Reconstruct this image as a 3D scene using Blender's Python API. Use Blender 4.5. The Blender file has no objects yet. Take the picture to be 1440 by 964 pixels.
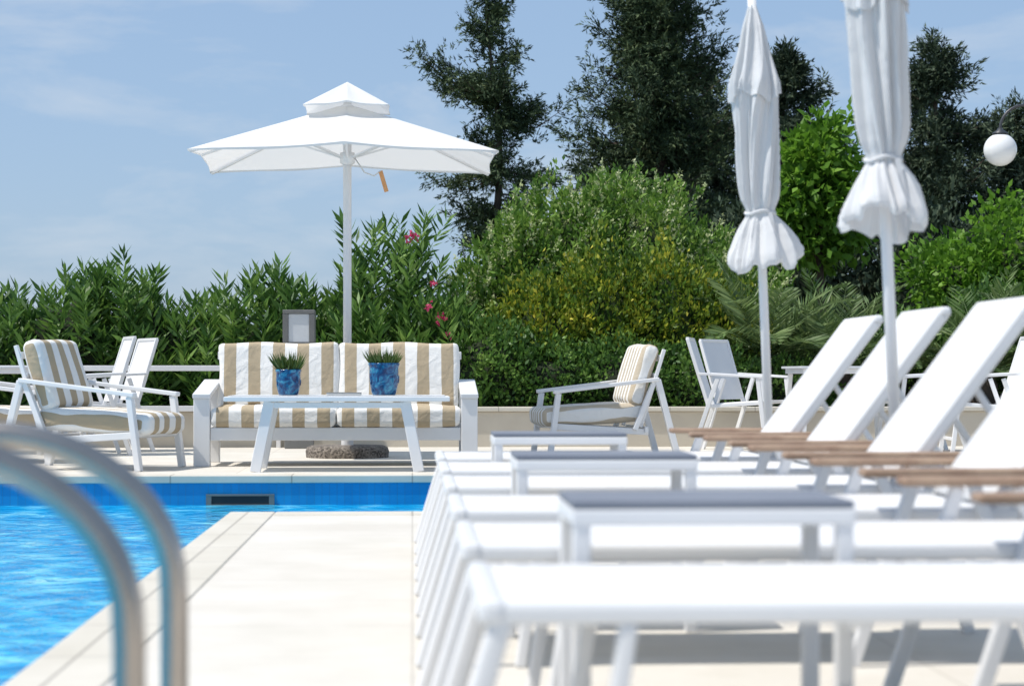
import bpy, bmesh, math, random
import numpy as np
from mathutils import Vector, Matrix
R=math.radians
rng=np.random.default_rng(7); random.seed(7)
scene=bpy.context.scene
col=scene.collection

# ---------------------------------------------------------------- materials
def newmat(name):
    m=bpy.data.materials.new(name); m.use_nodes=True
    nt=m.node_tree; b=nt.nodes['Principled BSDF']
    return m,nt,b
def setc(b,c,rough=.5,metal=0,spec=.5):
    b.inputs['Base Color'].default_value=(*c,1); b.inputs['Roughness'].default_value=rough
    b.inputs['Metallic'].default_value=metal; b.inputs['Specular IOR Level'].default_value=spec
def N(nt,t,**k):
    n=nt.nodes.new(t)
    for a,v in k.items():
        if a in n.inputs.keys(): n.inputs[a].default_value=v
        else: setattr(n,a,v)
    return n
def noisy(name,c1,c2,scale=5,rough=.5,bump=.0,bscale=40,metal=0,spec=.5,detail=6):
    m,nt,b=newmat(name); setc(b,c1,rough,metal,spec)
    tc=N(nt,'ShaderNodeTexCoord'); no=N(nt,'ShaderNodeTexNoise',Scale=scale,Detail=detail)
    nt.links.new(tc.outputs['Object'],no.inputs['Vector'])
    r=N(nt,'ShaderNodeValToRGB'); r.color_ramp.elements[0].position=.35; r.color_ramp.elements[1].position=.65
    r.color_ramp.elements[0].color=(*c1,1); r.color_ramp.elements[1].color=(*c2,1)
    nt.links.new(no.outputs['Fac'],r.inputs['Fac']); nt.links.new(r.outputs['Color'],b.inputs['Base Color'])
    if bump:
        n2=N(nt,'ShaderNodeTexNoise',Scale=bscale,Detail=4); nt.links.new(tc.outputs['Object'],n2.inputs['Vector'])
        bp=N(nt,'ShaderNodeBump',Strength=bump,Distance=.01); nt.links.new(n2.outputs['Fac'],bp.inputs['Height'])
        nt.links.new(bp.outputs['Normal'],b.inputs['Normal'])
    return m
def leafmat(name,cols,trans=.3,rough=.5,clump=1.5):
    m,nt,b=newmat(name); setc(b,cols[0],rough,0,.35)
    g=N(nt,'ShaderNodeNewGeometry'); tc=N(nt,'ShaderNodeTexCoord')
    no=N(nt,'ShaderNodeTexNoise',Scale=clump,Detail=3); nt.links.new(tc.outputs['Object'],no.inputs['Vector'])
    mx=N(nt,'ShaderNodeMath',operation='MULTIPLY_ADD'); mx.inputs[1].default_value=.55
    nt.links.new(g.outputs['Random Per Island'],mx.inputs[0])
    m2=N(nt,'ShaderNodeMath',operation='MULTIPLY_ADD'); m2.inputs[1].default_value=1.3; m2.inputs[2].default_value=-.42
    nt.links.new(no.outputs['Fac'],m2.inputs[0]); nt.links.new(m2.outputs[0],mx.inputs[2])
    r=N(nt,'ShaderNodeValToRGB'); cr=r.color_ramp
    while len(cr.elements)<len(cols): cr.elements.new(.5)
    for i,c in enumerate(cols):
        cr.elements[i].position=i/(len(cols)-1); cr.elements[i].color=(*c,1)
    nt.links.new(mx.outputs[0],r.inputs['Fac']); nt.links.new(r.outputs['Color'],b.inputs['Base Color'])
    if trans>0:
        t=N(nt,'ShaderNodeBsdfTranslucent'); nt.links.new(r.outputs['Color'],t.inputs['Color'])
        mix=N(nt,'ShaderNodeMixShader'); mix.inputs[0].default_value=trans
        out=nt.nodes['Material Output']
        nt.links.new(b.outputs[0],mix.inputs[1]); nt.links.new(t.outputs[0],mix.inputs[2]); nt.links.new(mix.outputs[0],out.inputs['Surface'])
    return m
def fabricmat(name,c,trans=.3,bump=.15):
    m,nt,b=newmat(name); setc(b,c,.85,0,.15)
    tc=N(nt,'ShaderNodeTexCoord'); no=N(nt,'ShaderNodeTexNoise',Scale=9,Detail=5); nt.links.new(tc.outputs['Object'],no.inputs['Vector'])
    bp=N(nt,'ShaderNodeBump',Strength=bump,Distance=.02); nt.links.new(no.outputs['Fac'],bp.inputs['Height']); nt.links.new(bp.outputs[0],b.inputs['Normal'])
    t=N(nt,'ShaderNodeBsdfTranslucent'); t.inputs['Color'].default_value=(*c,1)
    mix=N(nt,'ShaderNodeMixShader'); mix.inputs[0].default_value=trans
    nt.links.new(b.outputs[0],mix.inputs[1]); nt.links.new(t.outputs[0],mix.inputs[2]); nt.links.new(mix.outputs[0],nt.nodes['Material Output'].inputs['Surface'])
    return m
def stripemat(name,white,tan,period=.17,off=.0):
    m,nt,b=newmat(name); setc(b,white,.9,0,.1)
    tc=N(nt,'ShaderNodeTexCoord'); sp=N(nt,'ShaderNodeSeparateXYZ'); nt.links.new(tc.outputs['Object'],sp.inputs[0])
    wn=N(nt,'ShaderNodeTexNoise',Scale=5,Detail=1); nt.links.new(tc.outputs['Object'],wn.inputs['Vector'])
    ad=N(nt,'ShaderNodeMath',operation='MULTIPLY_ADD'); ad.inputs[1].default_value=.012; nt.links.new(wn.outputs['Fac'],ad.inputs[0]); nt.links.new(sp.outputs['Y'],ad.inputs[2])
    mu=N(nt,'ShaderNodeMath',operation='MULTIPLY_ADD'); mu.inputs[1].default_value=1/period; mu.inputs[2].default_value=20.22+off
    nt.links.new(ad.outputs[0],mu.inputs[0]); fr=N(nt,'ShaderNodeMath',operation='FRACT'); nt.links.new(mu.outputs[0],fr.inputs[0])
    r=N(nt,'ShaderNodeValToRGB'); cr=r.color_ramp; cr.interpolation='CONSTANT'
    cr.elements[0].position=0; cr.elements[0].color=(*tan,1); cr.elements[1].position=.5; cr.elements[1].color=(*white,1)
    nt.links.new(fr.outputs[0],r.inputs[0])
    no=N(nt,'ShaderNodeTexNoise',Scale=10,Detail=4,Distortion=.6); nt.links.new(tc.outputs['Object'],no.inputs['Vector'])
    nt.links.new(r.outputs[0],b.inputs['Base Color'])
    bp=N(nt,'ShaderNodeBump',Strength=.5,Distance=.03); nt.links.new(no.outputs['Fac'],bp.inputs['Height']); nt.links.new(bp.outputs[0],b.inputs['Normal'])
    return m
def tilemat(name,c1,c2,joint,tw,th,rough=.6,msize=.004,offset=0.0):
    m,nt,b=newmat(name); setc(b,c1,rough,0,.3)
    tc=N(nt,'ShaderNodeTexCoord')
    br=N(nt,'ShaderNodeTexBrick'); br.offset=offset; br.squash=1
    br.inputs['Scale'].default_value=1; br.inputs['Mortar Size'].default_value=msize; br.inputs['Brick Width'].default_value=tw; br.inputs['Row Height'].default_value=th
    br.inputs['Color1'].default_value=(*c1,1); br.inputs['Color2'].default_value=(*c2,1); br.inputs['Mortar'].default_value=(*joint,1)
    br.inputs['Mortar Smooth'].default_value=.3
    nt.links.new(tc.outputs['Object'],br.inputs['Vector'])
    no=N(nt,'ShaderNodeTexNoise',Scale=2.2,Detail=9,Roughness=.65); nt.links.new(tc.outputs['Object'],no.inputs['Vector'])
    rr=N(nt,'ShaderNodeValToRGB'); rr.color_ramp.elements[0].position=.3; rr.color_ramp.elements[1].position=.7
    rr.color_ramp.elements[0].color=(.86,.85,.82,1); rr.color_ramp.elements[1].color=(1,1,1,1); nt.links.new(no.outputs['Fac'],rr.inputs[0])
    mx=N(nt,'ShaderNodeMix',data_type='RGBA',blend_type='MULTIPLY'); mx.inputs[0].default_value=1
    nt.links.new(br.outputs['Color'],mx.inputs[6]); nt.links.new(rr.outputs[0],mx.inputs[7]); nt.links.new(mx.outputs[2],b.inputs['Base Color'])
    n2=N(nt,'ShaderNodeTexNoise',Scale=60,Detail=5); nt.links.new(tc.outputs['Object'],n2.inputs['Vector'])
    bp=N(nt,'ShaderNodeBump',Strength=.12,Distance=.004); nt.links.new(n2.outputs['Fac'],bp.inputs['Height']); nt.links.new(bp.outputs[0],b.inputs['Normal'])
    return m

M={}
M['deck']=tilemat('deck_stone',(.70,.665,.60),(.68,.64,.575),(.54,.50,.44),1.2,.6)
M['coping']=tilemat('coping_stone',(.66,.62,.54),(.63,.59,.51),(.40,.37,.32),.8,.6,msize=.006)
M['planter']=noisy('planter_render',(.58,.53,.44),(.52,.47,.39),3,.85,.2,30)
M['white']=noisy('white_painted_metal',(.77,.77,.77),(.73,.73,.73),3,.35,.03,80)
M['sling']=noisy('white_mesh_sling',(.71,.71,.71),(.67,.675,.68),4,.8,.12,300,spec=.2)
M['grey']=noisy('table_top_grey',(.20,.22,.26),(.17,.19,.23),3,.75,spec=.15)
M['wood']=noisy('teak_wood',(.24,.15,.10),(.37,.26,.18),12,.6,.2,60)
M['steel']=noisy('brushed_steel',(.47,.42,.37),(.38,.34,.30),6,.25,.02,90,metal=1)
M['canvas']=fabricmat('parasol_canvas',(.82,.82,.81),.32,.08)
M['canvas2']=fabricmat('folded_canvas',(.75,.75,.75),.24,.4)
M['stripe']=stripemat('striped_fabric',(.78,.77,.74),(.43,.35,.24),.185)
M['stripe_s']=stripemat('striped_fabric_fine',(.76,.75,.72),(.50,.43,.33),.10)
M['plainf']=noisy('cream_fabric',(.74,.72,.67),(.68,.66,.61),9,.9,.3,30)
M['strap']=noisy('orange_strap',(.70,.36,.16),(.60,.29,.12),9,.8)
M['soil']=noisy('soil',(.09,.065,.04),(.05,.06,.025),3,.95,.6,20)
M['grass']=noisy('grassland',(.07,.09,.03),(.12,.11,.05),.4,.95,.5,8)
M['bark']=noisy('bark',(.10,.075,.055),(.05,.038,.03),8,.9,.7,25)
M['dark']=noisy('recess_shade',(.012,.014,.018),(.02,.02,.025),8,.6)  # near-black colour painted as the shade inside the skimmer mouth
M['greymetal']=noisy('grey_metal',(.18,.18,.175),(.15,.15,.145),5,.45)
M['frost']=noisy('frosted_panel',(.66,.68,.70),(.60,.62,.64),3,.3)
M['iron']=noisy('black_iron',(.03,.035,.04),(.05,.05,.055),6,.4)
M['globe']=noisy('opal_globe',(.78,.78,.76),(.74,.74,.73),2,.15)
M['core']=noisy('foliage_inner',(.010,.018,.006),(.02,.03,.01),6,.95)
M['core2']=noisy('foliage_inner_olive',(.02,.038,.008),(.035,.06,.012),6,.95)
M['oleander']=leafmat('oleander_leaf',[(.022,.06,.014),(.055,.135,.025),(.13,.25,.045),(.27,.41,.10)],.32,clump=2.2)
M['privet']=leafmat('privet_leaf',[(.03,.085,.014),(.09,.19,.025),(.20,.34,.055),(.36,.47,.12)],.35,clump=2.6)
M['blossom']=leafmat('privet_blossom',[(.40,.47,.19),(.55,.60,.31),(.66,.68,.42)],.3)
M['gold']=leafmat('golden_shrub_leaf',[(.022,.06,.01),(.07,.15,.016),(.24,.31,.028),(.64,.55,.06)],.3,clump=3.0)
M['cypress']=leafmat('cypress_needles',[(.011,.027,.012),(.030,.058,.026),(.075,.115,.046),(.16,.20,.085)],0,.7,clump=1.6)
M['pine2']=leafmat('far_conifer_needles',[(.020,.038,.022),(.040,.068,.036),(.10,.135,.07)],0,.7,clump=1.1)
M['bright']=leafmat('bright_leaf',[(.05,.13,.012),(.13,.28,.025),(.26,.46,.06)],.45,clump=2)
M['palm']=leafmat('palm_leaf',[(.06,.11,.04),(.12,.19,.06),(.24,.31,.12)],.25)
M['pink']=leafmat('oleander_flower',[(.50,.03,.12),(.70,.10,.22)],.3)
M['potgrass']=leafmat('pot_grass',[(.03,.06,.01),(.09,.14,.03),(.2,.25,.08)],.25)

m,nt,b=newmat('pool_water'); setc(b,(.01,.25,.6),.03,0,.5); b.inputs['IOR'].default_value=1.33
tc=N(nt,'ShaderNodeTexCoord')
mp=N(nt,'ShaderNodeMapping'); mp.inputs['Scale'].default_value=(1,.8,1)
nt.links.new(tc.outputs['Object'],mp.inputs['Vector'])
nz=N(nt,'ShaderNodeTexNoise',Scale=2.0,Detail=3); nt.links.new(mp.outputs[0],nz.inputs['Vector'])
mixv=N(nt,'ShaderNodeMix',data_type='RGBA'); mixv.inputs[0].default_value=.3
nt.links.new(mp.outputs[0],mixv.inputs[6]); nt.links.new(nz.outputs['Color'],mixv.inputs[7])
vo=N(nt,'ShaderNodeTexVoronoi',feature='SMOOTH_F1',Scale=9.0); nt.links.new(mixv.outputs[2],vo.inputs['Vector'])  # light cell edges: caustic light lines painted into the water's base colour
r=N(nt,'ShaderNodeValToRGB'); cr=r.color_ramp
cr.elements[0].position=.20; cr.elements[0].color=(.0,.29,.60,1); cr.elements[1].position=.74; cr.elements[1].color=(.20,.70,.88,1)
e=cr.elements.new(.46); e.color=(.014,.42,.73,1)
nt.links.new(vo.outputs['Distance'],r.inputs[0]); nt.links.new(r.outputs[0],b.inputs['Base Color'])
n1=N(nt,'ShaderNodeTexNoise',Scale=8,Detail=4,Distortion=.8); nt.links.new(mp.outputs[0],n1.inputs['Vector'])
bp=N(nt,'ShaderNodeBump',Strength=.6,Distance=.05); nt.links.new(n1.outputs['Fac'],bp.inputs['Height']); nt.links.new(bp.outputs[0],b.inputs['Normal'])
M['water']=m
M['poolwall']=tilemat('pool_mosaic',(.01,.30,.64),(.008,.26,.58),(.02,.24,.50),.05,.05,.25,.003)
m,nt,b=newmat('pebble_concrete'); setc(b,(.3,.28,.25),.9)
tc=N(nt,'ShaderNodeTexCoord'); vo=N(nt,'ShaderNodeTexVoronoi',Scale=70.0); nt.links.new(tc.outputs['Object'],vo.inputs['Vector'])
hs=N(nt,'ShaderNodeSeparateColor'); nt.links.new(vo.outputs['Color'],hs.inputs[0])
r=N(nt,'ShaderNodeValToRGB'); r.color_ramp.elements[0].color=(.05,.042,.036,1); r.color_ramp.elements[1].color=(.27,.235,.20,1)
nt.links.new(hs.outputs[0],r.inputs[0]); nt.links.new(r.outputs[0],b.inputs['Base Color'])
bp=N(nt,'ShaderNodeBump',Strength=.3,Distance=.004,invert=True); nt.links.new(vo.outputs['Distance'],bp.inputs['Height']); nt.links.new(bp.outputs[0],b.inputs['Normal'])
M['pebble']=m
m,nt,b=newmat('blue_ceramic'); setc(b,(.02,.14,.30),.12)
tc=N(nt,'ShaderNodeTexCoord'); no=N(nt,'ShaderNodeTexNoise',Scale=16,Detail=3,Distortion=2.0); nt.links.new(tc.outputs['Object'],no.inputs['Vector'])
r=N(nt,'ShaderNodeValToRGB'); cr=r.color_ramp; cr.elements[0].position=.36; cr.elements[0].color=(.008,.03,.11,1); cr.elements[1].position=.72; cr.elements[1].color=(.07,.34,.46,1)
e=cr.elements.new(.52); e.color=(.014,.12,.27,1)
nt.links.new(no.outputs['Fac'],r.inputs[0]); nt.links.new(r.outputs[0],b.inputs['Base Color'])
bp=N(nt,'ShaderNodeBump',Strength=.5,Distance=.01); nt.links.new(no.outputs['Fac'],bp.inputs['Height']); nt.links.new(bp.outputs[0],b.inputs['Normal'])
M['ceramic']=m

# ---------------------------------------------------------------- helpers
def grp(name,loc=(0,0,0),rz=0,rx=0,ry=0):
    o=bpy.data.objects.new(name,None); o.empty_display_size=.2
    o.location=loc; o.rotation_euler=(rx,ry,rz); col.objects.link(o); return o
def mesh_obj(name,verts,faces,mat,parent=None,smooth=False):
    me=bpy.data.meshes.new(name); me.from_pydata([tuple(v) for v in verts],[],faces); me.update()
    me.materials.append(mat)
    if smooth: me.polygons.foreach_set('use_smooth',[True]*len(me.polygons))
    o=bpy.data.objects.new(name,me); col.objects.link(o)
    if parent: o.parent=parent
    return o
def bev(o,w=.006,s=2):
    md=o.modifiers.new('bevel','BEVEL'); md.width=w; md.segments=s; md.limit_method='ANGLE'; return o
BF=[(0,1,3,2),(4,6,7,5),(0,4,5,1),(2,3,7,6),(0,2,6,4),(1,5,7,3)]
def fixn(o):
    bm=bmesh.new(); bm.from_mesh(o.data); bmesh.ops.recalc_face_normals(bm,faces=bm.faces); bm.to_mesh(o.data); bm.free()
def box(name,lo,hi,mat,parent=None,bw=.004):
    vs=[(x,y,z) for x in (lo[0],hi[0]) for y in (lo[1],hi[1]) for z in (lo[2],hi[2])]
    o=mesh_obj(name,vs,BF,mat,parent); fixn(o)
    if bw: bev(o,bw)
    return o
def beam(name,a,b,w,h,mat,parent=None,up=(0,1,0),bw=.004):
    a=Vector(a); b=Vector(b); d=(b-a).normalized(); u=Vector(up); u=(u-d*u.dot(d)).normalized(); s=d.cross(u)
    vs=[]
    for p in (a,b):
        for i in (-1,1):
            for j in (-1,1): vs.append(p+u*(i*w/2)+s*(j*h/2))
    o=mesh_obj(name,vs,BF,mat,parent); fixn(o)
    if bw: bev(o,bw)
    return o
def tube(name,pts,rad,mat,parent=None,seg=16):
    pts=[Vector(p) for p in pts]; n=len(pts)
    if not hasattr(rad,'__len__'): rad=[rad]*n
    vs=[];fs=[]; prev=None
    for i,p in enumerate(pts):
        t=(pts[min(i+1,n-1)]-pts[max(i-1,0)]).normalized()
        if prev is None: u=t.orthogonal().normalized()
        else: u=(prev-t*prev.dot(t)).normalized()
        prev=u; v=t.cross(u)
        for k in range(seg):
            a=2*math.pi*k/seg; vs.append(p+(u*math.cos(a)+v*math.sin(a))*rad[i])
    for i in range(n-1):
        for k in range(seg):
            k2=(k+1)%seg; fs.append((i*seg+k,i*seg+k2,(i+1)*seg+k2,(i+1)*seg+k))
    fs.append(tuple(range(seg))[::-1]); fs.append(tuple((n-1)*seg+k for k in range(seg)))
    return mesh_obj(name,vs,fs,mat,parent,True)
def lathe(name,prof,mat,parent=None,seg=40,fn=None,smooth=True,loc=(0,0,0)):
    vs=[];fs=[];n=len(prof)
    for i,(r,z) in enumerate(prof):
        for k in range(seg):
            a=2*math.pi*k/seg; rr=r;zz=z
            if fn: rr,zz=fn(i,a,r,z)
            vs.append((loc[0]+rr*math.cos(a),loc[1]+rr*math.sin(a),loc[2]+zz))
    for i in range(n-1):
        for k in range(seg):
            k2=(k+1)%seg; fs.append((i*seg+k,i*seg+k2,(i+1)*seg+k2,(i+1)*seg+k))
    return mesh_obj(name,vs,fs,mat,parent,smooth)
def cushion(name,c,size,mat,parent,tilt=0,rad=.05,lump=.005,swell=.10):
    bm=bmesh.new(); bmesh.ops.create_cube(bm,size=2); bmesh.ops.subdivide_edges(bm,edges=bm.edges[:],cuts=27,use_grid_fill=True)
    h=[s/2 for s in size]; ph=random.random()*9
    thin=min(range(3),key=lambda i:size[i]); oth=[i for i in range(3) if i!=thin]
    for v in bm.verts:
        u=list(v.co); p=[u[i]*h[i] for i in range(3)]
        q=[max(-(h[i]-rad),min(h[i]-rad,p[i])) for i in range(3)]
        d=Vector([p[i]-q[i] for i in range(3)])
        if d.length>1e-9: d=d.normalized()*rad
        w=[q[i]+d[i] for i in range(3)]
        k=max(0,(1-u[oth[0]]**2))**.5*max(0,(1-u[oth[1]]**2))**.5
        w[thin]*=1+swell*2*k
        w[thin]+=lump*math.sin(9*p[oth[0]]+ph)*math.sin(8*p[oth[1]]+ph*1.7)
        w[oth[0]]+=lump*math.sin(13*p[oth[1]]+ph)
        w[oth[1]]+=lump*math.sin(11*p[oth[0]]+ph*2)
        v.co=Vector(w)
    me=bpy.data.meshes.new(name); bm.to_mesh(me); bm.free(); me.materials.append(mat); me.polygons.foreach_set('use_smooth',[True]*len(me.polygons))
    o=bpy.data.objects.new(name,me); col.objects.link(o); o.parent=parent
    o.location=c; o.rotation_euler=(0,tilt,0); return o

def unit(a): return a/np.maximum(np.linalg.norm(a,axis=1,keepdims=True),1e-9)
def leafmesh(name,P,D,L,W,mat,parent=None,fold=.15):
    n=len(P); D=unit(D); Rn=rng.normal(size=(n,3)); S=unit(np.cross(D,Rn)); U=np.cross(S,D)
    L=np.asarray(L).reshape(-1,1)*np.ones((n,1)); W=np.asarray(W).reshape(-1,1)*np.ones((n,1))
    V=np.empty((n,4,3)); V[:,0]=P; V[:,1]=P+D*L*.45+S*W*.5+U*W*fold; V[:,2]=P+D*L; V[:,3]=P+D*L*.45-S*W*.5+U*W*fold
    me=bpy.data.meshes.new(name); me.vertices.add(4*n); me.vertices.foreach_set('co',V.reshape(-1).astype(np.float32))
    me.loops.add(4*n); me.loops.foreach_set('vertex_index',np.arange(4*n,dtype=np.int32))
    me.polygons.add(n); me.polygons.foreach_set('loop_start',np.arange(0,4*n,4,dtype=np.int32)); me.polygons.foreach_set('loop_total',np.full(n,4,dtype=np.int32))
    me.update(calc_edges=True); me.materials.append(mat)
    o=bpy.data.objects.new(name,me); col.objects.link(o)
    if parent: o.parent=parent
    return o
def lumpy(name,c,r,mat,parent,amp=.12,seed=0):
    bm=bmesh.new(); bmesh.ops.create_icosphere(bm,subdivisions=4,radius=1)
    rs=random.Random(seed); ph=[rs.random()*6 for _ in range(6)]
    for v in bm.verts:
        p=v.co.copy(); k=1+amp*(math.sin(5*p.x+ph[0])*math.sin(4*p.y+ph[1])+math.sin(7*p.z+ph[2]+3*p.x)*.6+.4*math.sin(13*p.x+ph[3])*math.sin(12*p.z+ph[4]))
        v.co=Vector((c[0]+p.x*r[0]*k,c[1]+p.y*r[1]*k,c[2]+p.z*r[2]*k))
    me=bpy.data.meshes.new(name); bm.to_mesh(me); bm.free(); me.materials.append(mat)
    o=bpy.data.objects.new(name,me); col.objects.link(o); o.parent=parent; return o

# ---------------------------------------------------------------- ground / deck / pool
mesh_obj('ground',[(-1500,-1500,-.5),(1500,-1500,-.5),(1500,1500,-.5),(-1500,1500,-.5)],[(0,1,2,3)],M['grass'])
PX=-.86; NX=.30
poly=[(PX,-8),(30,-8),(30,18.5),(-30,18.5),(-30,-8),(-9,-8),(-9,13.3),(NX,13.3),(NX,9.76),(PX,9.76)]
n=len(poly)
mesh_obj('pool_deck',[(x,y,0) for x,y in poly]+[(x,y,-.49) for x,y in poly],[tuple(range(n))]+[(i,i+n,(i+1)%n+n,(i+1)%n) for i in range(n)],M['deck'])
cp=grp('pool_coping')
def copstrip(nm,lo,hi): box(nm,(lo[0],lo[1],-.045),(hi[0],hi[1],.006),M['coping'],cp,.006)
copstrip('side_strip',(PX-.03,-8),(PX+.19,9.79))
copstrip('end_strip',(PX+.193,9.58),(NX,9.79))
copstrip('notch_strip',(NX-.03,9.793),(NX+.19,13.27))
copstrip('far_strip',(-9,13.273),(NX+.19,13.52))
copstrip('left_strip',(-9.2,-8),(-8.97,13.27))
pw=grp('pool_wall')
box('far_wall',(-9,13.285,-.48),(NX+.02,13.31,-.046),M['poolwall'],pw,0)
box('side_wall',(PX-.012,-8,-.48),(PX+.004,9.772,-.046),M['poolwall'],pw,0)
box('end_wall',(PX+.005,9.755,-.48),(NX-.013,9.772,-.046),M['poolwall'],pw,0)
box('notch_wall',(NX-.012,9.773,-.48),(NX+.004,13.284,-.046),M['poolwall'],pw,0)
mesh_obj('pool_water',[(-8.99,-7.9,-.19),(NX-.005,-7.9,-.19),(NX-.005,13.29,-.19),(-8.99,13.29,-.19)],[(0,1,2,3)],M['water'])
sk=grp('pool_skimmer',(-1.14,13.284,-.15))
box('opening_shade',(-.19,-.008,-.035),(.19,.01,.02),M['dark'],sk,0)  # solid box, no hole; the mouth's shade is put into its colour
for nm,lo,hi in (('frame_top',(-.225,-.014,.02),(.225,.01,.032)),('frame_bottom',(-.225,-.014,-.05),(.225,.01,-.035)),('frame_left',(-.225,-.013,-.035),(-.19,.01,.02)),('frame_right',(.19,-.013,-.035),(.225,.01,.02))):
    box(nm,lo,hi,M['greymetal'],sk,0)
pl=grp('planter_wall')
box('front',(-30,18.5,-.49),(30,18.7,.33),M['planter'],pl,.01)
box('cap',(-30,18.47,.33),(30,18.73,.37),M['coping'],pl,.006)
box('planting_bed',(-30,18.7,-.49),(30,60,.2),M['soil'],None,0)

pld=grp('pool_ladder',(0,0,0))
for i,Y in enumerate((2.5,2.97)):
    pts=[(-.352,Y,.005),(-.352,Y,.2),(-.352,Y,.34)]
    cx,rx,rz,zc=-.62,.268,.225,.365
    for k in range(1,24):
        a=math.pi*k/24; pts.append((cx+rx*math.cos(a),Y,zc+rz*math.sin(a)))
    pts+=[(-.888-.03,Y,.1),(-.93,Y,-.1),(-.93,Y,-.48)]
    tube(f'rail_{i+1}',pts,.0205,M['steel'],pld,24)
    lathe(f'anchor_{i+1}',[(.0,.03),(.03,.03),(.048,.008),(.048,.0)],M['steel'],pld,32,loc=(-.352,Y,.002))
for k,z in enumerate((-.14,-.40)): box(f'tread_{k+1}',(-.97,2.52,z-.015),(-.89,2.95,z+.015),M['steel'],pld)

# ---------------------------------------------------------------- sun loungers
def lounger(Y,w=.56):
    g=grp('sun_lounger',(0,Y,0)); Wm=M['white']; HXX=1.37; TX=1.765; TZ=.885
    for s,y in (('near',.022),('far',w-.022)):
        beam(f'rail_{s}',(.11,y,.350),(HXX+.05,y,.350),.036,.034,Wm,g,(0,1,0),.010)
        beam(f'foot_leg_{s}',(.125,y,.345),(.02,y,.0),.034,.034,Wm,g,(0,1,0),.01)
        beam(f'brace_{s}',(.30,y,.335),(.25,y,.0),.03,.026,Wm,g,(0,1,0),.006)
        ya=y-.03 if s=='near' else y+.03
        beam(f'arm_leg_{s}',(1.17,ya,.44),(1.02,ya,.0),.026,.032,Wm,g,(0,1,0),.006)
        beam(f'arm_rear_leg_{s}',(1.30,ya,.44),(1.46,ya,.0),.026,.032,Wm,g,(0,1,0),.006)
        box(f'armrest_{s}',(1.04,ya-.035,.440),(1.58,ya+.035,.46),M['wood'],g,.009)
        beam(f'back_rail_{s}',(HXX,y,.36),(TX,y,TZ),.032,.042,Wm,g,(0,1,0),.01)
        yy=y+(.03 if s=='near' else -.03)
        beam(f'back_prop_{s}',(1.59,yy,.66),(1.80,yy,.345),.02,.02,Wm,g)
        beam('base_rail_'+s,(HXX+.05,y,.34),(1.86,y,.34),.03,.03,Wm,g)
        beam('head_leg_'+s,(1.82,y,.34),(1.86,y,.0),.032,.03,Wm,g)
    beam('foot_rail',(.11,.0,.352),(.11,w,.352),.038,.040,Wm,g,(0,0,1),.012)
    beam('head_rail',(TX,.0,TZ),(TX,w,TZ),.034,.038,Wm,g,(0,0,1),.012)
    beam('base_end',(1.86,.03,.34),(1.86,w-.03,.34),.03,.03,Wm,g,(0,0,1))
    beam('under_bar',(.62,.03,.335),(.62,w-.03,.335),.025,.025,Wm,g,(0,0,1))
    vs=[];fs=[];nx,ny=24,8
    for i in range(nx+1):
        for j in range(ny+1):
            x=.12+(HXX-.12)*i/nx; t=j/ny; y=.030+(w-.060)*t
            vs.append((x,y,.366-.018*math.sin(math.pi*t)*math.sin(math.pi*i/nx)))
    for i in range(nx):
        for j in range(ny): a=i*(ny+1)+j; fs.append((a,a+ny+1,a+ny+2,a+1))
    o=mesh_obj('sling_seat',vs,fs,M['sling'],g,True); o.modifiers.new('t','SOLIDIFY').thickness=.006
    vs=[];fs=[]
    for i in range(9):
        for j in range(ny+1):
            t=j/ny; k=i/8; y=.026+(w-.052)*t; x=HXX-.018+(TX-HXX+.005)*k; z=.376+(TZ-.36)*k; s=.014*math.sin(math.pi*t)*math.sin(math.pi*k)
            vs.append((x+s,y,z-s*.6))
    for i in range(8):
        for j in range(ny): a=i*(ny+1)+j; fs.append((a,a+ny+1,a+ny+2,a+1))
    o=mesh_obj('sling_back',vs,fs,M['sling'],g,True); o.modifiers.new('t','SOLIDIFY').thickness=.006
for Yr in (3.29,4.21,5.15,6.12,7.07,8.02): lounger(Yr-.56)
def side_table(Y,dx=0):
    g=grp('side_table',(.51+dx,Y,0)); h=.24; d=.32
    for s,x in (('l',-h+.018),('r',h-.018)):
        for t,y in (('near',.018),('far',d-.018)):
            box(f'leg_{s}_{t}',(x-.015,y-.015,0),(x+.015,y+.015,.43),M['white'],g,.004)
    box('rim_near',(-h,0,.426),(h,.034,.454),M['white'],g,.005); box('rim_far',(-h,d-.034,.426),(h,d,.454),M['white'],g,.005)
    box('rim_left',(-h,.035,.427),(-h+.034,d-.035,.453),M['white'],g,.004); box('rim_right',(h-.034,.035,.427),(h,d-.035,.453),M['white'],g,.004)
    box('top_panel',(-h+.002,.002,.455),(h-.002,d-.002,.467),M['grey'],g,.002)
side_table(3.31,-.005); side_table(5.20,.0); side_table(7.10,.02)

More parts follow.
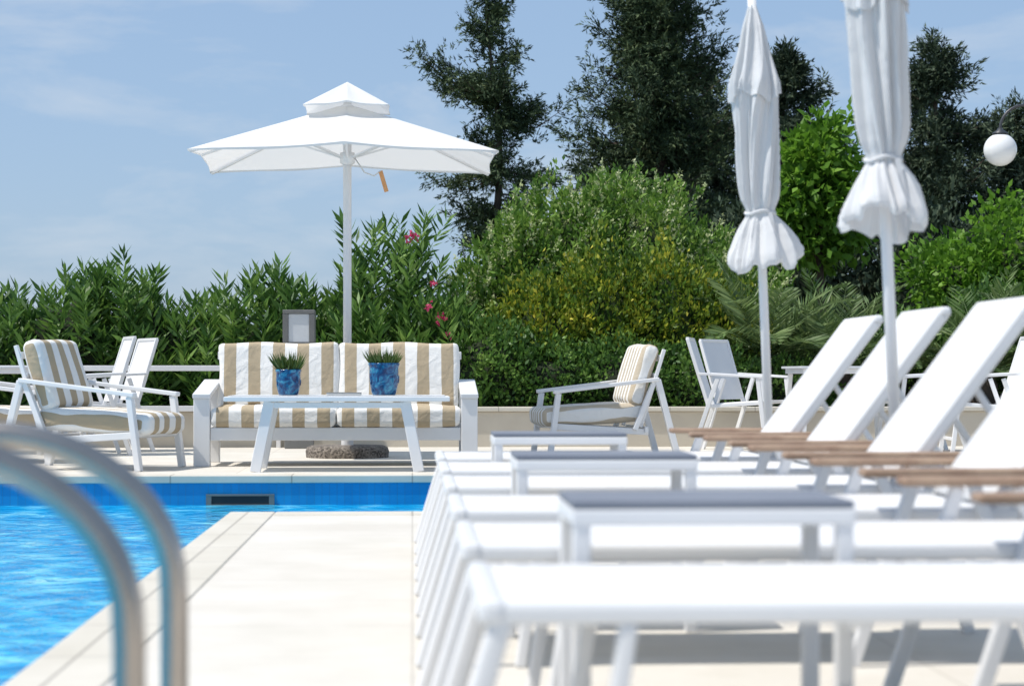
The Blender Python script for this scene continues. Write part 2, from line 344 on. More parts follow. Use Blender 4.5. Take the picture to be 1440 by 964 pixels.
# ---------------------------------------------------------------- closed parasols
K=.725
def closed_parasol(X,Y,seed,lean,kr=1.0):
    g=grp('closed_parasol',(X,Y,0),0,0,lean)
    rs=random.Random(seed)
    zt=lambda z:.68+(z-.68)*K
    tube('pole',[(0,0,.04),(0,0,zt(2.9))],.0185,M['white'],g,20)
    lathe('base',[(0,.07),(.05,.07),(.17,.055),(.18,.03),(.18,.0)],M['pebble'],g,40)
    prof=[(.188,1.335),(.202,1.36),(.195,1.40),(.172,1.45),(.143,1.51),(.112,1.565),(.085,1.605),(.078,1.625),(.080,1.65),(.098,1.70),(.112,1.78),(.118,1.9),(.121,2.02),(.126,2.14),(.130,2.26),(.134,2.36),(.13,2.42)]
    pz=[p[1] for p in prof]; pr=[p[0] for p in prof]
    zs=np.linspace(1.335,2.42,90); rs_=np.interp(zs,pz,pr)
    ph=[rs.random()*6 for _ in range(10)]
    def folds(a,z):
        w=a+.35*math.sin(2*z+ph[7])+.15*math.sin(3*a+ph[8])
        s=math.sin(5*w+ph[0]+1.1*math.sin(z*2.3+ph[1]))
        return .12*(1-2*abs(s)**.55)+.09*math.sin(9*w+ph[2]-2.2*z)+.055*math.sin(17*w+ph[3]+3.5*z)+.03*math.sin(29*w+ph[9]-5*z)+.07*math.sin(2*a+ph[4]+3*z)
    def fn(i,a,r,z):
        flare=max(0,1-(z-1.335)/.29); tie=min(1,abs(z-1.625)/.10); amp=.45+.55*tie
        zz=z+flare*(.050*math.sin(a+ph[5])+.020*math.sin(3*a+ph[6])+.014*math.sin(7*a+ph[1])+.008*math.sin(13*a+ph[2]))
        return kr*K*r*(1+folds(a,z)*amp*(1-.15*flare)),zt(zz)
    lathe('canopy_fabric',list(zip(rs_,zs)),M['canvas2'],g,280,fn)
    zs=np.linspace(2.30,2.86,30); r2=np.interp(zs,[2.30,2.38,2.46,2.6,2.72,2.80,2.86],[.150,.146,.124,.088,.062,.036,.018])
    def fn2(i,a,r,z):
        fl=max(0,1-(z-2.3)/.12)
        return kr*K*r*(1+folds(a,z)*.9),zt(z+fl*(.03*math.sin(3*a+ph[2])+.014*math.sin(7*a)))
    lathe('cap_fabric',list(zip(r2,zs)),M['canvas2'],g,200,fn2)
    tube('tie_band',[(.062*kr*math.cos(t),.062*kr*math.sin(t),zt(1.625)+.006*math.sin(3*t)) for t in np.linspace(0,2*math.pi,40)],.007,M['canvas2'],g,8)
    beam('tie_end',(.03,-.065,zt(1.62)),(.045,-.085,zt(1.62)-.13),.018,.003,M['canvas2'],g,(1,0,0),0)
    lathe('finial',[(0,zt(2.95)),(.01,zt(2.94)),(.015,zt(2.92)),(.009,zt(2.90)),(.016,zt(2.88)),(.016,zt(2.85))],M['white'],g,20)
closed_parasol(1.535,8.42,3,-R(2.3))
closed_parasol(1.565,6.30,11,-R(2.6),.92)

# ---------------------------------------------------------------- open parasol
pg=grp('parasol',(-.53,16.3,0))
tube('pole',[(0,0,.06),(0,0,2.90)],.034,M['white'],pg,24)
lathe('base',[(0,.10),(.06,.10),(.30,.095),(.33,.08),(.34,.05),(.335,.0)],M['pebble'],pg,56)
lathe('sleeve',[(.05,.34),(.05,.095)],M['white'],pg,24)
def canopy(name,hx,hy,apex,r0,edge,cdrop,sag,mat,val=.045):
    nb=96; nr=20; vs=[];fs=[]
    for i in range(nr+1):
        t=r0+(1-r0)*i/nr
        for k in range(nb):
            a=2*math.pi*k/nb; c,s=math.cos(a),math.sin(a); q=1/max(abs(c),abs(s)); x=c*q;y=s*q
            corner=(min(abs(x),abs(y)))**2
            ribp=abs(math.sin(4*a))
            z=apex+(edge-cdrop*corner-apex)*t - sag*ribp*math.sin(math.pi*min(t*.62,1))
            inset=1-.02*ribp*t
            vs.append((x*hx*t*inset,y*hy*t*inset,z))
    for i in range(nr):
        for k in range(nb):
            k2=(k+1)%nb; fs.append((i*nb+k,i*nb+k2,(i+1)*nb+k2,(i+1)*nb+k))
    o=mesh_obj(name,vs,fs,mat,pg,True)
    v2=[];f2=[]
    for k in range(nb):
        x,y,z=vs[nr*nb+k]; v2.append((x*1.001,y*1.001,z+.001)); v2.append((x*.999,y*.999,z-val*(1+.15*math.sin(k*.9))))
    for k in range(nb):
        k2=(k+1)%nb; f2.append((2*k,2*k+1,2*k2+1,2*k2))
    mesh_obj(name+'_valance',v2,f2,mat,pg,True)
    return o
HX,HY=1.20,.86
canopy('canopy',HX,HY,2.88,.06,2.475,.065,.030,M['canvas'],.016)
canopy('vent_cap',.345,.29,3.06,.0,2.872,.035,.020,M['canvas'],.012)
for k in range(8):
    a=k*math.pi/4; c,s=math.cos(a),math.sin(a); q=1/max(abs(c),abs(s)); x,y=c*q*HX,s*q*HY; ze=2.462-(.065 if k%2 else 0)
    beam(f'rib_{k+1}',(.03*c,.03*s,2.85),(x*.985,y*.985,ze-.006),.018,.02,M['white'],pg,(0,0,1),0)
    beam(f'strut_{k+1}',(.05*c,.05*s,2.44),(x*.45,y*.45,2.85+(ze-2.85)*.45-.015),.014,.018,M['white'],pg,(0,0,1),0)
lathe('hub',[(.03,2.48),(.06,2.48),(.06,2.40),(.035,2.38)],M['white'],pg,24)
lathe('top_hub',[(.03,2.88),(.06,2.86),(.06,2.80),(.035,2.78)],M['white'],pg,24)
beam('strap_orange',(.27,-.05,2.33),(.32,-.05,2.16),.035,.004,M['strap'],pg,(1,0,0),0)
tube('strap_cord',[(.06,.0,2.44),(.14,-.02,2.32),(.22,-.04,2.29),(.27,-.05,2.33)],.006,M['canvas'],pg,6)

# ---------------------------------------------------------------- sofa (local +X = forward)
g=grp('striped_sofa',(-.56,15.06,0),-math.pi/2)
W=1.04
for s in (-1,1):
    y=s*(W-.06); nm='l' if s<0 else 'r'
    box('front_post_'+nm,(.32,y-.06,0),(.40,y+.06,.50),M['white'],g,.006)
    box('rear_post_'+nm,(-.40,y-.06,0),(-.32,y+.06,.60),M['white'],g,.006)
    beam('arm_'+nm,(.42,y,.515),(-.42,y,.62),.13,.035,M['white'],g,(0,1,0),.006)
    box('side_rail_'+nm,(-.318,y-.03,.20),(.318,y+.03,.28),M['white'],g,.005)
box('front_rail',(.33,-W+.122,.19),(.38,W-.122,.285),M['white'],g,.005)
box('rear_rail',(-.38,-W+.122,.20),(-.33,W-.122,.285),M['white'],g,.005)
for k in range(9): box(f'slat_{k}',(-.32,-.85+k*.205,.26),(.32,-.80+k*.205,.28),M['white'],g,0)
beam('back_top_rail',(-.43,-W+.1,.82),(-.43,W-.1,.82),.06,.035,M['white'],g,(0,0,1))
for k in range(7): beam(f'back_bar_{k}',(-.36,-.84+k*.28,.27),(-.43,-.84+k*.28,.81),.05,.02,M['white'],g,(0,1,0))
for s in (-1,1):
    cushion('seat_cushion',(.03,s*.459,.362),(.76,.917,.145),M['stripe'],g,0,.045,lump=.007)
    cushion('back_cushion',(-.30,s*.459,.665),(.14,.920,.50),M['stripe'],g,-R(13),.035,lump=.007,swell=.14)

g=grp('coffee_table',(-.52,14.12,0))
box('top_frame',(-.78,-.32,.488),(.78,.32,.522),M['white'],g,.006)
box('top_panel',(-.75,-.29,.5225),(.75,.29,.529),M['frost'],g,.003)
for sx in (-1,1):
    for sy in (-1,1):
        beam(f'leg_{sx}_{sy}',(sx*.47,sy*.27,.488),(sx*.565,sy*.30,0),.075,.03,M['white'],g,(1,0,0),.005)
    beam(f'cross_{sx}',(sx*.475,-.26,.46),(sx*.475,.26,.46),.05,.03,M['white'],g,(0,0,1))
beam('stretcher',(-.46,-.27,.462),(.46,-.27,.462),.04,.02,M['white'],g,(0,0,1))
g=grp('magazine',(-.48,14.05,.531)); box('pages',(-.12,-.09,0),(.12,.09,.014),M['plainf'],g,.002); box('cover',(-.122,-.092,.0142),(.122,.092,.018),M['greymetal'],g,.001)

def potplant(X,Y,r,h,gh,seed):
    g=grp('potted_grass',(X,Y,.530))
    lathe('pot',[(0,0),(r*.74,0),(r*.80,.01),(r*.84,h*.12),(r*.92,h*.3),(r*.98,h*.6),(r*.96,h*.82),(r*1.0,h*.9),(r*1.04,h*.94),(r*1.04,h),(r*.93,h),(r*.9,h*.9),(0,h*.88)],M['ceramic'],g,48)
    for k in range(7):
        a=k*2*math.pi/7; lumpy(f'relief_{k}',(r*.90*math.cos(a),r*.90*math.sin(a),h*.5),(r*.11,r*.11,h*.17),M['ceramic'],g,.2,k)
    n=260; rr=r*.8*np.sqrt(rng.random(n)); a=rng.random(n)*6.283
    P=np.stack([rr*np.cos(a),rr*np.sin(a),np.full(n,h*.88)],1)
    D=np.stack([np.cos(a)*rr/r*.8,np.sin(a)*rr/r*.8,np.ones(n)],1)+rng.normal(size=(n,3))*.15
    leafmesh('grass_blades',P,D,gh*(.55+.6*rng.random(n)),.010,M['potgrass'],g)
potplant(-.87,14.05,.088,.18,.15,1)
potplant(-.20,14.05,.106,.225,.13,2)

def armchair(loc,rz,mat):
    g=grp('cushioned_armchair',loc,rz); Wm=M['white']
    for s in (-1,1):
        y=s*.37; nm='l' if s<0 else 'r'
        beam('front_leg_'+nm,(.47,y,0),(.40,y,.52),.055,.045,Wm,g,(0,1,0),.005)
        beam('arm_'+nm,(.44,y,.53),(-.44,y,.635),.07,.03,Wm,g,(0,1,0),.005)
        beam('rear_leg_'+nm,(-.43,y,.63),(-.60,y,0),.055,.05,Wm,g,(0,1,0),.005)
        beam('inner_leg_'+nm,(-.405,y*.985,.62),(-.24,y*.985,.22),.045,.04,Wm,g,(0,1,0),.005)
        beam('seat_rail_'+nm,(.435,y*.9,.25),(-.36,y*.9,.20),.03,.05,Wm,g,(0,1,0),.005)
        beam('back_rail_'+nm,(-.30,y*.85,.24),(-.50,y*.85,.88),.03,.03,Wm,g,(0,1,0),.004)
    beam('front_cross',(.43,-.37,.26),(.43,.37,.26),.05,.03,Wm,g,(0,0,1))
    beam('rear_cross',(-.34,-.37,.22),(-.34,.37,.22),.05,.03,Wm,g,(0,0,1))
    for k in range(4): beam(f'back_slat_{k}',(-.33-.045*k,-.32,.36+.15*k),(-.33-.045*k,.32,.36+.15*k),.05,.015,Wm,g,(0,0,1))
    cushion('seat_cushion',(.09,0,.345),(.86,.66,.145),mat,g,R(3),.05)
    cushion('back_cushion',(-.33,0,.67),(.13,.66,.52),mat,g,-R(17),.05)
armchair((-2.24,14.45,0),R(-17),M['stripe'])
armchair((1.54,16.6,0),math.pi+R(7),M['stripe_s'])
armchair((-3.15,15.6,0),R(-8),M['stripe'])

def mesh_chair(loc,rz):
    g=grp('garden_chair',loc,rz); Wm=M['white']
    for s in (-1,1):
        y=s*.27; nm='l' if s<0 else 'r'
        beam('front_leg_'+nm,(.30,y,0),(.22,y,.64),.03,.035,Wm,g)
        beam('rear_leg_'+nm,(-.34,y,0),(-.12,y,.64),.03,.035,Wm,g)
        beam('arm_'+nm,(.27,y,.65),(-.28,y,.68),.045,.022,Wm,g)
        beam('back_post_'+nm,(-.20,y*.9,.40),(-.38,y*.9,.98),.028,.03,Wm,g)
        beam('seat_side_'+nm,(.24,y*.9,.43),(-.22,y*.9,.40),.028,.03,Wm,g)
    for nm,x,z in (('front',.24,.43),('mid',-.21,.40),('top',-.38,.98),('low',.27,.14)): beam('cross_'+nm,(x,-.25,z),(x,.25,z),.026,.026,Wm,g,(0,0,1))
    o=mesh_obj('sling_seat',[(.24,-.23,.445),(.24,.23,.445),(-.2,.23,.415),(-.2,-.23,.415)],[(0,1,2,3)],M['sling'],g); o.modifiers.new('t','SOLIDIFY').thickness=.006
    o=mesh_obj('sling_back',[(-.20,-.23,.45),(-.20,.23,.45),(-.375,.23,.97),(-.375,-.23,.97)],[(0,1,2,3)],M['sling'],g); o.modifiers.new('t','SOLIDIFY').thickness=.006
mesh_chair((2.78,17.1,0),R(-14)); mesh_chair((3.05,17.85,0),R(-38))
mesh_chair((4.45,17.3,0),R(184)); mesh_chair((4.75,16.4,0),R(175))
mesh_chair((-2.74,16.8,0),R(198)); mesh_chair((-2.68,17.6,0),R(206))
def dining_table(loc):
    g=grp('dining_table',loc)
    box('top',(-.45,-.45,.725),(.45,.45,.745),M['frost'],g,.004); box('apron',(-.42,-.42,.68),(.42,.42,.7245),M['white'],g,.004)
    for sx in (-1,1):
        for sy in (-1,1): beam(f'leg_{sx}{sy}',(sx*.38,sy*.38,.68),(sx*.43,sy*.43,0),.04,.04,M['white'],g)
dining_table((3.78,17.4,0)); dining_table((-3.55,17.3,0))

g=grp('garden_railing')
for k,z in enumerate((.36,.73)): beam(f'rail_{k}',(-8,18.42,z),(-1.2,18.42,z),.05,.04,M['white'],g,(0,0,1))
for k in range(6): box(f'post_{k}',(-7.9+k*1.33,18.40,0),(-7.86+k*1.33,18.44,.76),M['white'],g)

g=grp('bollard_light',(-1.03,18.25,0))
box('post',(-.13,-.1,0),(.13,.1,.93),M['greymetal'],g,.008)
box('head_back',(-.145,.02,.93),(.145,.115,1.26),M['greymetal'],g,.006)
box('head_top',(-.145,-.115,1.225),(.145,.0185,1.26),M['greymetal'],g,.005); box('head_bottom',(-.145,-.115,.932),(.145,.0185,.965),M['greymetal'],g,.005)
box('head_left',(-.145,-.113,.966),(-.095,.0185,1.224),M['greymetal'],g,.004); box('head_right',(.095,-.113,.966),(.145,.0185,1.224),M['greymetal'],g,.004)
box('diffuser',(-.094,-.10,.967),(.094,.018,1.223),M['frost'],g,.003)

g=grp('street_lamp',(5.38,18,0))
pts=[(.46,0,2.82)]
for k in range(0,17):
    a=math.pi*k/16; pts.append((.23+.23*math.cos(a),0,2.92+.22*math.sin(a)))
pts+=[(0,0,2.89)]
tube('arm',pts,.014,M['iron'],g,12)
tube('post',[(.46,0,0),(.46,0,.5),(.46,0,.52),(.46,0,2.9),(.46,0,3.2)],[.06,.05,.035,.028,.02],M['iron'],g,16)
lathe('shade_cap',[(.0,2.93),(.02,2.93),(.03,2.91),(.07,2.885),(.075,2.87),(.0,2.87)],M['iron'],g,24)
bm=bmesh.new(); bmesh.ops.create_uvsphere(bm,u_segments=40,v_segments=24,radius=.15)
me=bpy.data.meshes.new('globe'); bm.to_mesh(me); bm.free(); me.materials.append(M['globe']); me.polygons.foreach_set('use_smooth',[True]*len(me.polygons))
o=bpy.data.objects.new('globe',me); o.location=(0,0,2.73); col.objects.link(o); o.parent=g

# ---------------------------------------------------------------- vegetation
def oleander(name,x0,x1,y0,y1,topfn,nshoot,base=.2,flowers=(),lean=.12,lmin=.17,core=True,jit=(.86,1.10)):
    g=grp(name)
    P=[];D=[];L=[];FP=[];FD=[]
    for s in range(nshoot):
        x=rng.uniform(x0,x1); y=rng.uniform(y0,y1)
        top=topfn(x)*(1 if rng.random()<.45 else rng.uniform(.45,1.0))
        top*=rng.uniform(*jit)
        if y<y0+.35*(y1-y0): top*=rng.uniform(.5,1)
        lx,ly=rng.normal(0,lean),rng.normal(-.05,lean)
        Ls=rng.uniform(.35,.6)
        m=int(Ls/.042)
        z=np.linspace(top-Ls,top,m)
        for i,zz in enumerate(z):
            t=i/m; a0=rng.random()*6.28
            for q in range(3):
                a=a0+q*2.094+rng.normal(0,.2)
                up=.35+1.0*t
                P.append((x+lx*(zz-top+Ls)*1.4,y+ly*(zz-top+Ls)*1.4,zz)); D.append((math.cos(a)+lx,math.sin(a)+ly,up+rng.normal(0,.15))); L.append(rng.uniform(lmin*.75,lmin*1.35))
    for (fx,fy,fz,nf) in flowers:
        for q in range(nf):
            cx,cz=fx+rng.normal(0,.035),fz+rng.normal(0,.03)
            for r_ in range(12):
                FP.append((cx+rng.normal(0,.018),fy+rng.normal(0,.02),cz+rng.normal(0,.016))); FD.append(rng.normal(size=3))
    leafmesh('leaves',np.array(P),np.array(D),np.array(L),np.array(L)*.20,M['oleander'],g)
    if FP: leafmesh('flowers',np.array(FP),np.array(FD),.038,.034,M['pink'],g)
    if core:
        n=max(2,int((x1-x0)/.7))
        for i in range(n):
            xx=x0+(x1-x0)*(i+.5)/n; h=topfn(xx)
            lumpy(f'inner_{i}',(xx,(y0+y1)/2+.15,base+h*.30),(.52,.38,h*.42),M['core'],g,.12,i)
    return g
hx=np.array([-9,-7,-6,-5,-4.15,-3.7,-3.35,-2.85,-2.5,-2.0,-1.43,-1.15,-.8,0,1]); hz=np.array([1.4,1.6,1.40,1.5,1.34,1.22,1.60,1.72,1.34,1.30,1.66,1.36,1.38,1.3,1.3])
oleander('oleander_hedge',-7.5,-.7,19.3,20.4,lambda x: float(np.interp(x,hx,hz))+.06*math.sin(x*9),820)
oleander('flowering_oleander',-.78,.25,19.5,20.3,lambda x: 2.14-1.2*abs(x+.12)**1.5+.12*math.sin(11*x),95,flowers=[(-.06,19.45,2.02,3),(.20,19.45,1.55,1)],lean=.20,core=False)
oleander('oleander_shrub',-.7,.9,19.0,19.6,lambda x: 1.22+.1*math.sin(7*x),150,flowers=[(.30,18.93,1.18,3),(.18,18.93,1.36,1),(.36,18.93,1.05,1)],lean=.2)

def shrub(name,lobes,ncl,per,L,W,mat,core,sig=.09,coreS=.78,zmin=.2,up=.5,lumpa=1.0,spike=.12):
    g=grp(name); P=[];D=[];tips=[]
    vol=np.array([l[3]*l[5]+l[3]*l[4] for l in lobes]); vol=vol/vol.sum()
    for li,l in enumerate(lobes):
        k=int(ncl*vol[li]); c=np.array(l[:3]); r=np.array(l[3:6])
        d=unit(rng.normal(size=(k,3)))
        lump=1+lumpa*(.07*np.sin(6*d[:,0]+li)*np.sin(5*d[:,2]+2*li)+.06*np.sin(11*d[:,0]+9*d[:,2])+.04*np.sin(23*d[:,0]-17*d[:,2]))
        rad=(rng.uniform(.80,1.06,size=(k,1)))*lump[:,None]
        sp=(rng.random((k,1))<spike)&(d[:,2:3]>-.2); rad=np.where(sp,rad*rng.uniform(1.05,1.22,size=(k,1)),rad)
        C=c+d*r*rad
        keep=C[:,2]>zmin; C=C[keep]; d=d[keep]; k=len(C)
        ax=unit(d*.6+rng.normal(size=(k,3))*.35+np.array([0,0,.6]))
        t=rng.random((k*per,1))
        pp=np.repeat(C,per,0)+np.repeat(ax,per,0)*t*sig*2.2+rng.normal(size=(k*per,3))*sig*(.95-.6*t); dd=np.repeat(d,per,0)*.7+rng.normal(size=(k*per,3))*.6+np.array([0,0,up])
        P.append(pp); D.append(dd); tips.append((C,d))
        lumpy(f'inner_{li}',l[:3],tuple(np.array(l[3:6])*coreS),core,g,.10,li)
    P=np.concatenate(P);D=np.concatenate(D); n=len(P)
    leafmesh('leaves',P,D,L*rng.uniform(.7,1.3,n),W*rng.uniform(.8,1.2,n),mat,g)
    return g,tips
g,tips=shrub('privet_bush',[(1.62,21.0,1.75,.58,.7,.80),(2.30,21.2,1.78,.58,.8,.88),(1.12,20.8,1.55,.45,.6,.70),(.80,20.6,1.10,.48,.6,.68),(2.95,21.2,1.45,.60,.7,.70),(.60,20.4,.75,.42,.5,.55),(1.5,20.5,.9,.8,.6,.8),(2.3,20.6,.9,.9,.6,.9),(3.4,20.8,1.10,.45,.6,.70)],4700,14,.075,.034,M['privet'],M['core2'],.075,lumpa=2.0,coreS=.74,spike=.16)
FP=[];FD=[]
for C,d in tips:
    sel=(d[:,2]>-.05)&(rng.random(len(C))<.40)
    for c,dd in zip(C[sel],d[sel]):
        if c[2]<1.0: continue
        ax=unit((dd*.5+np.array([0,0,.8])+rng.normal(size=3)*.25)[None])[0]; n=16
        t=rng.random((n,1)); FP.append(c+dd*.06+ax*t*.2+rng.normal(size=(n,3))*.022*(1.1-t)); FD.append(ax+rng.normal(size=(n,3))*.8)
leafmesh('blossom_sprays',np.concatenate(FP),np.concatenate(FD),.038,.022,M['blossom'],g)
shrub('golden_euonymus_shrub',[(1.30,19.7,.80,.50,.45,.68),(1.90,19.75,.98,.50,.45,.76),(2.55,19.8,.95,.52,.45,.80),(3.05,19.8,.75,.45,.4,.66)],3300,14,.06,.032,M['gold'],M['core2'],.07,up=.8,lumpa=2.0)
shrub('low_hedge',[(.75,19.2,.6,.45,.35,.5),(1.3,19.15,.5,.5,.3,.42),(2.0,19.15,.5,.6,.3,.42),(2.8,19.15,.45,.6,.3,.4),(3.6,19.3,.40,.5,.3,.35)],2000,13,.06,.03,M['oleander'],M['core'],.06)

def conifer(name,x,y,z0,z1,prof,nl,seed,mat,tr=.13,extra=(),dens=24,L=.15,bend=.0,rise=.25,zlo=.2,droop=0.1,nb=3,skip=.12,tuft=.07,wr=.25):
    g=grp(name,(x,y,0)); rs=np.random.default_rng(seed)
    def tx(z): return bend*math.sin((z-z0)*1.3),bend*.5*math.cos(z)
    zz=np.linspace(zlo,z1,14)
    tube('trunk',[(*tx(z),z) for z in zz],[max(.012,tr*(1-.93*(z-zlo)/(z1-zlo))) for z in zz],M['bark'],g,10)
    limbs=[]
    for i in range(nl):
        t=rs.random()**.9; z=z0+(z1-z0)*t; rr=prof(z)*rs.choice([rs.uniform(.35,.8),rs.uniform(.7,1.25)]); a=rs.random()*6.283
        limbs.append((z,rr*math.cos(a),rr*math.sin(a),rr*rise*rs.uniform(.2,1.5)))
    for e in extra:
        limbs.append(e)
        for q in range(nb): limbs.append((e[0]+rs.normal(0,.06),e[1]*rs.uniform(.5,.95),e[2]+rs.normal(0,.14),e[3]+rs.normal(0,.08)))
    P=[];D=[];bv=[];bf=[]
    for (z,dx,dy,dz) in limbs:
        bx,by=tx(z); ln=math.sqrt(dx*dx+dy*dy+dz*dz)+.05
        m=int(ln*12)+4; ts=np.linspace(.12,1,m)
        path=np.stack([bx+dx*ts,by+dy*ts,z+dz*ts**1.6-droop*np.sin(ts*math.pi)*ln],1)
        base=len(bv); w=.012+.012*ln
        for (px,py,pz),t in ((( bx,by,z),0),(tuple(path[m//2]),.5),(tuple(path[-1]),1)):
            ww=w*(1.05-t); bv+= [(px,py,pz+ww),(px+ww*.8,py-ww*.8,pz-ww*.5),(px-ww*.8,py+ww*.8,pz-ww*.5)]
        for q in (0,3):
            for k in range(3): bf.append((base+q+k,base+q+(k+1)%3,base+q+3+(k+1)%3,base+q+3+k))
        dirv=np.array([dx,dy,dz])/ln
        for p,t in zip(path,ts):
            sg=.03+.09*min(1,ln)*math.sin(math.pi*min(1,.2+t*.72))
            if rs.random()<skip: continue
            for q in range(3):
                c=p+rs.normal(size=3)*sg; ax=dirv*.8+rs.normal(size=3)*.5+np.array([0,0,rs.choice([.35,-.25])]); ax/=np.linalg.norm(ax)
                n=dens//3; tt=rs.random((n,1)); sl=tuft*rs.uniform(1.8,3.6)
                P.append(c+ax*tt*sl+rs.normal(size=(n,3))*tuft*.32*(1.15-tt)); D.append(ax*1.1+rs.normal(size=(n,3))*.5)
    mesh_obj('limbs',bv,bf,M['bark'],g)
    P=np.concatenate(P);D=np.concatenate(D); n=len(P)
    leafmesh('needles',P,D,L*rs.uniform(.6,1.3,n),L*wr,mat,g)
    return g
ex=[(5.0,-1.18,.1,.55),(4.9,-.85,-.2,.15),(4.4,1.02,.0,.30),(4.55,.6,.1,.25),(5.35,.42,0,.25),(4.1,-.50,.1,.15),(3.75,-1.02,0,-.15),(3.75,.85,.1,-.05),(3.3,.55,-.2,.05),(3.2,-.6,.1,-.2),(2.9,-.45,0,-.25),(5.7,-.3,0,.25),(6.0,.2,.0,.2),(4.8,.2,-.3,.3),(3.6,-.2,-.4,.1)]
conifer('sparse_cypress_tree',1.22,30,2.7,6.9,lambda z: np.interp(z,[2.6,3.2,4,4.8,5.6,6.3,6.9],[.22,.28,.36,.34,.24,.14,.05]),50,5,M['cypress'],.10,ex,39,L=.085,bend=.10,rise=.45,droop=.12,nb=3)
conifer('tall_cypress_tree',3.95,32,2.6,9.6,lambda z: np.interp(z,[2.6,3.2,4.2,5.2,6.2,7.2,8.4,9.6],[1.0,1.40,1.28,1.0,.78,.64,.5,.1]),310,9,M['cypress'],.26,[(3.7,-1.55,.2,.0),(4.1,-1.45,0,.05),(3.4,1.4,.1,-.1),(4.6,1.3,0,.15),(5.0,-1.2,0,.25),(6.0,-1.0,0,.3),(5.7,1.05,0,.25)],39,L=.095,rise=.3,droop=.17,skip=.15,tuft=.085)
conifer('dark_cypress_tree',6.55,35,1.0,6.35,lambda z: np.interp(z,[1,3,4.2,5,5.8,6.4],[1.2,1.1,.8,.65,.40,.1]),140,12,M['pine2'],.2,[(5.2,-.9,0,.2),(5.6,.7,0,.2),(4.6,1.1,0,.1)],30,L=.12,tuft=.09)
conifer('dark_cypress_tree',5.3,36,1.0,6.2,lambda z: np.interp(z,[1,3,4.2,5,5.8,6.3],[1.2,1.1,.9,.7,.4,.1]),110,14,M['pine2'],.2,(),30,L=.12,tuft=.09)
conifer('dark_cypress_tree',9.15,34.5,.8,6.5,lambda z: np.interp(z,[1,2.5,4,5,5.8,6.5],[1.4,1.4,1.1,.65,.35,.1]),150,15,M['pine2'],.22,[(5.4,-.85,0,.35),(5.7,.6,0,.3),(4.9,1.2,0,.1)],30,L=.12,tuft=.09)
conifer('dark_cypress_tree',10.9,35.5,.8,5.5,lambda z: np.interp(z,[1,2.5,4,5,5.6],[1.4,1.4,1.1,.6,.1]),130,16,M['pine2'],.22,(),30,L=.12,tuft=.09)
shrub('distant_trees',[(3.2,28,1.1,1.5,.7,1.3),(5.2,28,1.3,1.4,.8,1.6),(7.2,28,1.3,1.5,.8,1.6),(9.0,28,1.2,1.4,.8,1.5),(10.8,28,1.3,1.4,.8,1.7)],4200,12,.13,.05,M['pine2'],M['core'],.12)
g,_=shrub('broadleaf_tree',[(4.85,24,2.9,.34,.35,.45),(5.05,24,3.25,.24,.3,.42),(4.75,24,2.35,.28,.3,.4),(5.1,24,2.55,.31,.3,.45)],330,12,.15,.080,M['bright'],M['core2'],.11,coreS=.25,up=-.1,lumpa=2.5)
tube('trunk',[(5.05,24.1,.2),(5.0,24.1,1.2),(4.95,24,2.1),(4.98,24,3.2)],[.07,.055,.04,.015],M['bark'],g,10)
for k,(dx,dz) in enumerate(((-.25,.45),(.25,.5),(-.1,.9))): tube(f'limb_{k}',[(4.95,24,2.0),(4.95+dx,24,2.0+dz)],[.025,.01],M['bark'],g,8)
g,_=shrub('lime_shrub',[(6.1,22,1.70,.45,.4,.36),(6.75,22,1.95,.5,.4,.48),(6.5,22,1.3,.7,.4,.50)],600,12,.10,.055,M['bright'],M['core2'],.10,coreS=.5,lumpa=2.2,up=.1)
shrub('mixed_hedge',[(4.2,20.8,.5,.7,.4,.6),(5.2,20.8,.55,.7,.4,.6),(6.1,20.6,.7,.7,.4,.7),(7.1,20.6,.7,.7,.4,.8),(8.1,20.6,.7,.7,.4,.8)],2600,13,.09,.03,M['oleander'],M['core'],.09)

def palm(name,x,y,z,n,Lf,seed,th=.15):
    g=grp(name,(x,y,0)); rs=np.random.default_rng(seed)
    lathe('stump',[(0,z+.05),(th*.6,z+.03),(th,z-.08),(th*.9,.2)],M['bark'],g,14)
    P=[];D=[];LL=[]
    for i in range(n):
        a=i*2.39996+rs.normal(0,.15); el=rs.uniform(.15,1.35); L=Lf*rs.uniform(.75,1.1)
        d=np.array([math.cos(a)*math.cos(el),math.sin(a)*math.cos(el),math.sin(el)]); m=34; p=np.array([0,0,z]); pts=[]
        for k in range(m):
            pts.append(p.copy()); p=p+d*L/m; d=d+np.array([0,0,-.9/m*(.6+1.2*k/m)]); d/=np.linalg.norm(d)
            side=np.cross(d,[0,0,1.]); side/=np.linalg.norm(side)+1e-6
            if k>4:
                t=k/m; ll=Lf*.26*math.sin(math.pi*min(1,.18+t*.8))
                for s in (-1,1):
                    P.append(p.copy()); D.append(side*s+d*.75+np.array([0,0,.28])+rs.normal(size=3)*.08); LL.append(ll)
        tube(f'frond_{i}',[tuple(q) for q in pts[::4]],[.010-.0011*j for j in range(len(pts[::4]))],M['palm'],g,5)
    LL=np.array(LL); leafmesh('leaflets',np.array(P),np.array(D),LL,.022,M['palm'],g)
palm('date_palm',3.45,19.5,.80,30,1.2,3)
palm('date_palm',4.25,19.7,.70,28,1.15,4)
palm('date_palm',5.65,19.5,.65,28,1.15,6)
palm('date_palm',6.25,19.6,.75,26,1.15,8)

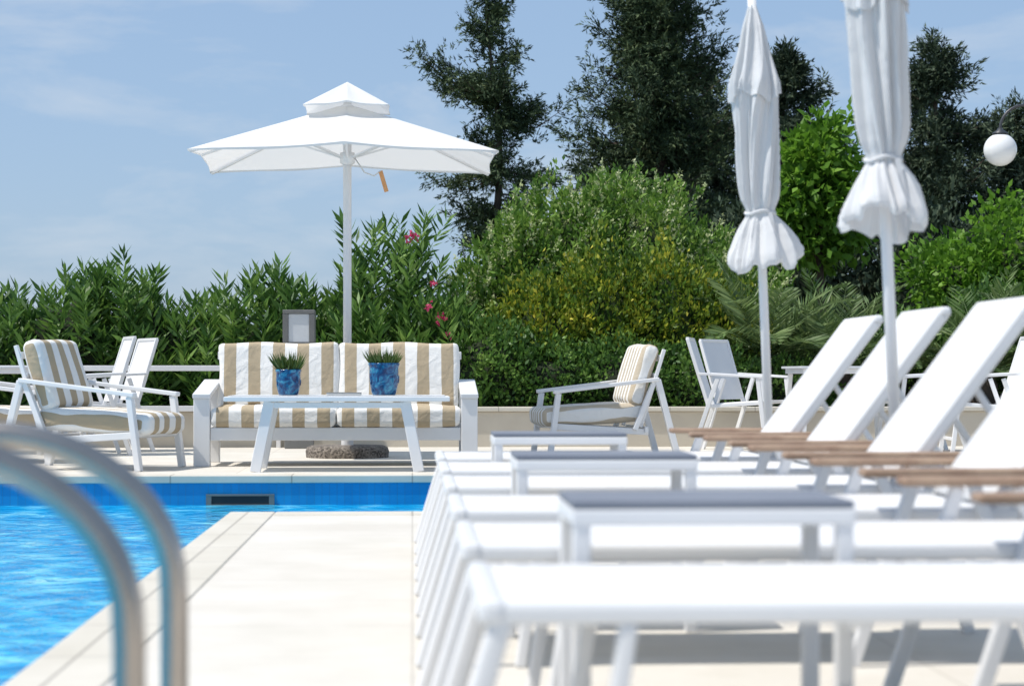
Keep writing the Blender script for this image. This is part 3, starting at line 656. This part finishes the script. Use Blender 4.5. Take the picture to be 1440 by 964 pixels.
# ---------------------------------------------------------------- light
ts=Vector((-.46,-.12,.88)).normalized()
elev=math.asin(ts.z); az=math.atan2(ts.x,ts.y)
sun=bpy.data.lights.new('sun','SUN'); sun.energy=4.6; sun.angle=R(.5); sun.color=(1,.955,.89)
so=bpy.data.objects.new('sun',sun); so.rotation_euler=ts.to_track_quat('Z','Y').to_euler(); so.location=(0,0,20); col.objects.link(so)
w=bpy.data.worlds.new('World'); scene.world=w; w.use_nodes=True; nt=w.node_tree
bg=nt.nodes['Background']; sky=nt.nodes.new('ShaderNodeTexSky'); sky.sky_type='NISHITA'; sky.sun_disc=False
sky.sun_elevation=elev; sky.sun_rotation=az%(2*math.pi); sky.air_density=1.0; sky.dust_density=1.2; sky.ozone_density=2.0; sky.altitude=50
tc=nt.nodes.new('ShaderNodeTexCoord'); mp=nt.nodes.new('ShaderNodeMapping'); mp.inputs['Scale'].default_value=(1,1,3.4); mp.inputs['Location'].default_value=(.35,.1,.26)
nt.links.new(tc.outputs['Generated'],mp.inputs[0])
no=nt.nodes.new('ShaderNodeTexNoise'); no.inputs['Scale'].default_value=7; no.inputs['Detail'].default_value=10; no.inputs['Roughness'].default_value=.6; no.inputs['Distortion'].default_value=.3
nt.links.new(mp.outputs[0],no.inputs['Vector'])
rp=nt.nodes.new('ShaderNodeValToRGB'); rp.color_ramp.elements[0].position=.50; rp.color_ramp.elements[0].color=(0,0,0,1); rp.color_ramp.elements[1].position=.78; rp.color_ramp.elements[1].color=(.65,.65,.65,1)
nt.links.new(no.outputs['Fac'],rp.inputs[0])
hz=nt.nodes.new('ShaderNodeMix'); hz.data_type='RGBA'; hz.inputs[0].default_value=.60; hz.inputs[7].default_value=(2.8,4.1,6.1,1)
mx=nt.nodes.new('ShaderNodeMix'); mx.data_type='RGBA'; mx.inputs[7].default_value=(5.4,5.8,6.3,1)
nt.links.new(sky.outputs[0],hz.inputs[6])
nt.links.new(rp.outputs[0],mx.inputs[0]); nt.links.new(hz.outputs[2],mx.inputs[6]); nt.links.new(mx.outputs[2],bg.inputs['Color'])
bg.inputs['Strength'].default_value=.13

# ---------------------------------------------------------------- camera
cam=bpy.data.cameras.new('camera'); co=bpy.data.objects.new('camera',cam); col.objects.link(co)
co.location=(0,0,.68); co.rotation_euler=(math.pi/2,0,-.05)
cam.lens=70; cam.sensor_width=36; cam.shift_y=.030; cam.clip_end=4000; cam.clip_start=.05
cam.dof.use_dof=True; cam.dof.focus_distance=17.0; cam.dof.aperture_fstop=3.8
scene.camera=co
scene.view_settings.view_transform='Standard'; scene.view_settings.look='None'; scene.view_settings.exposure=0
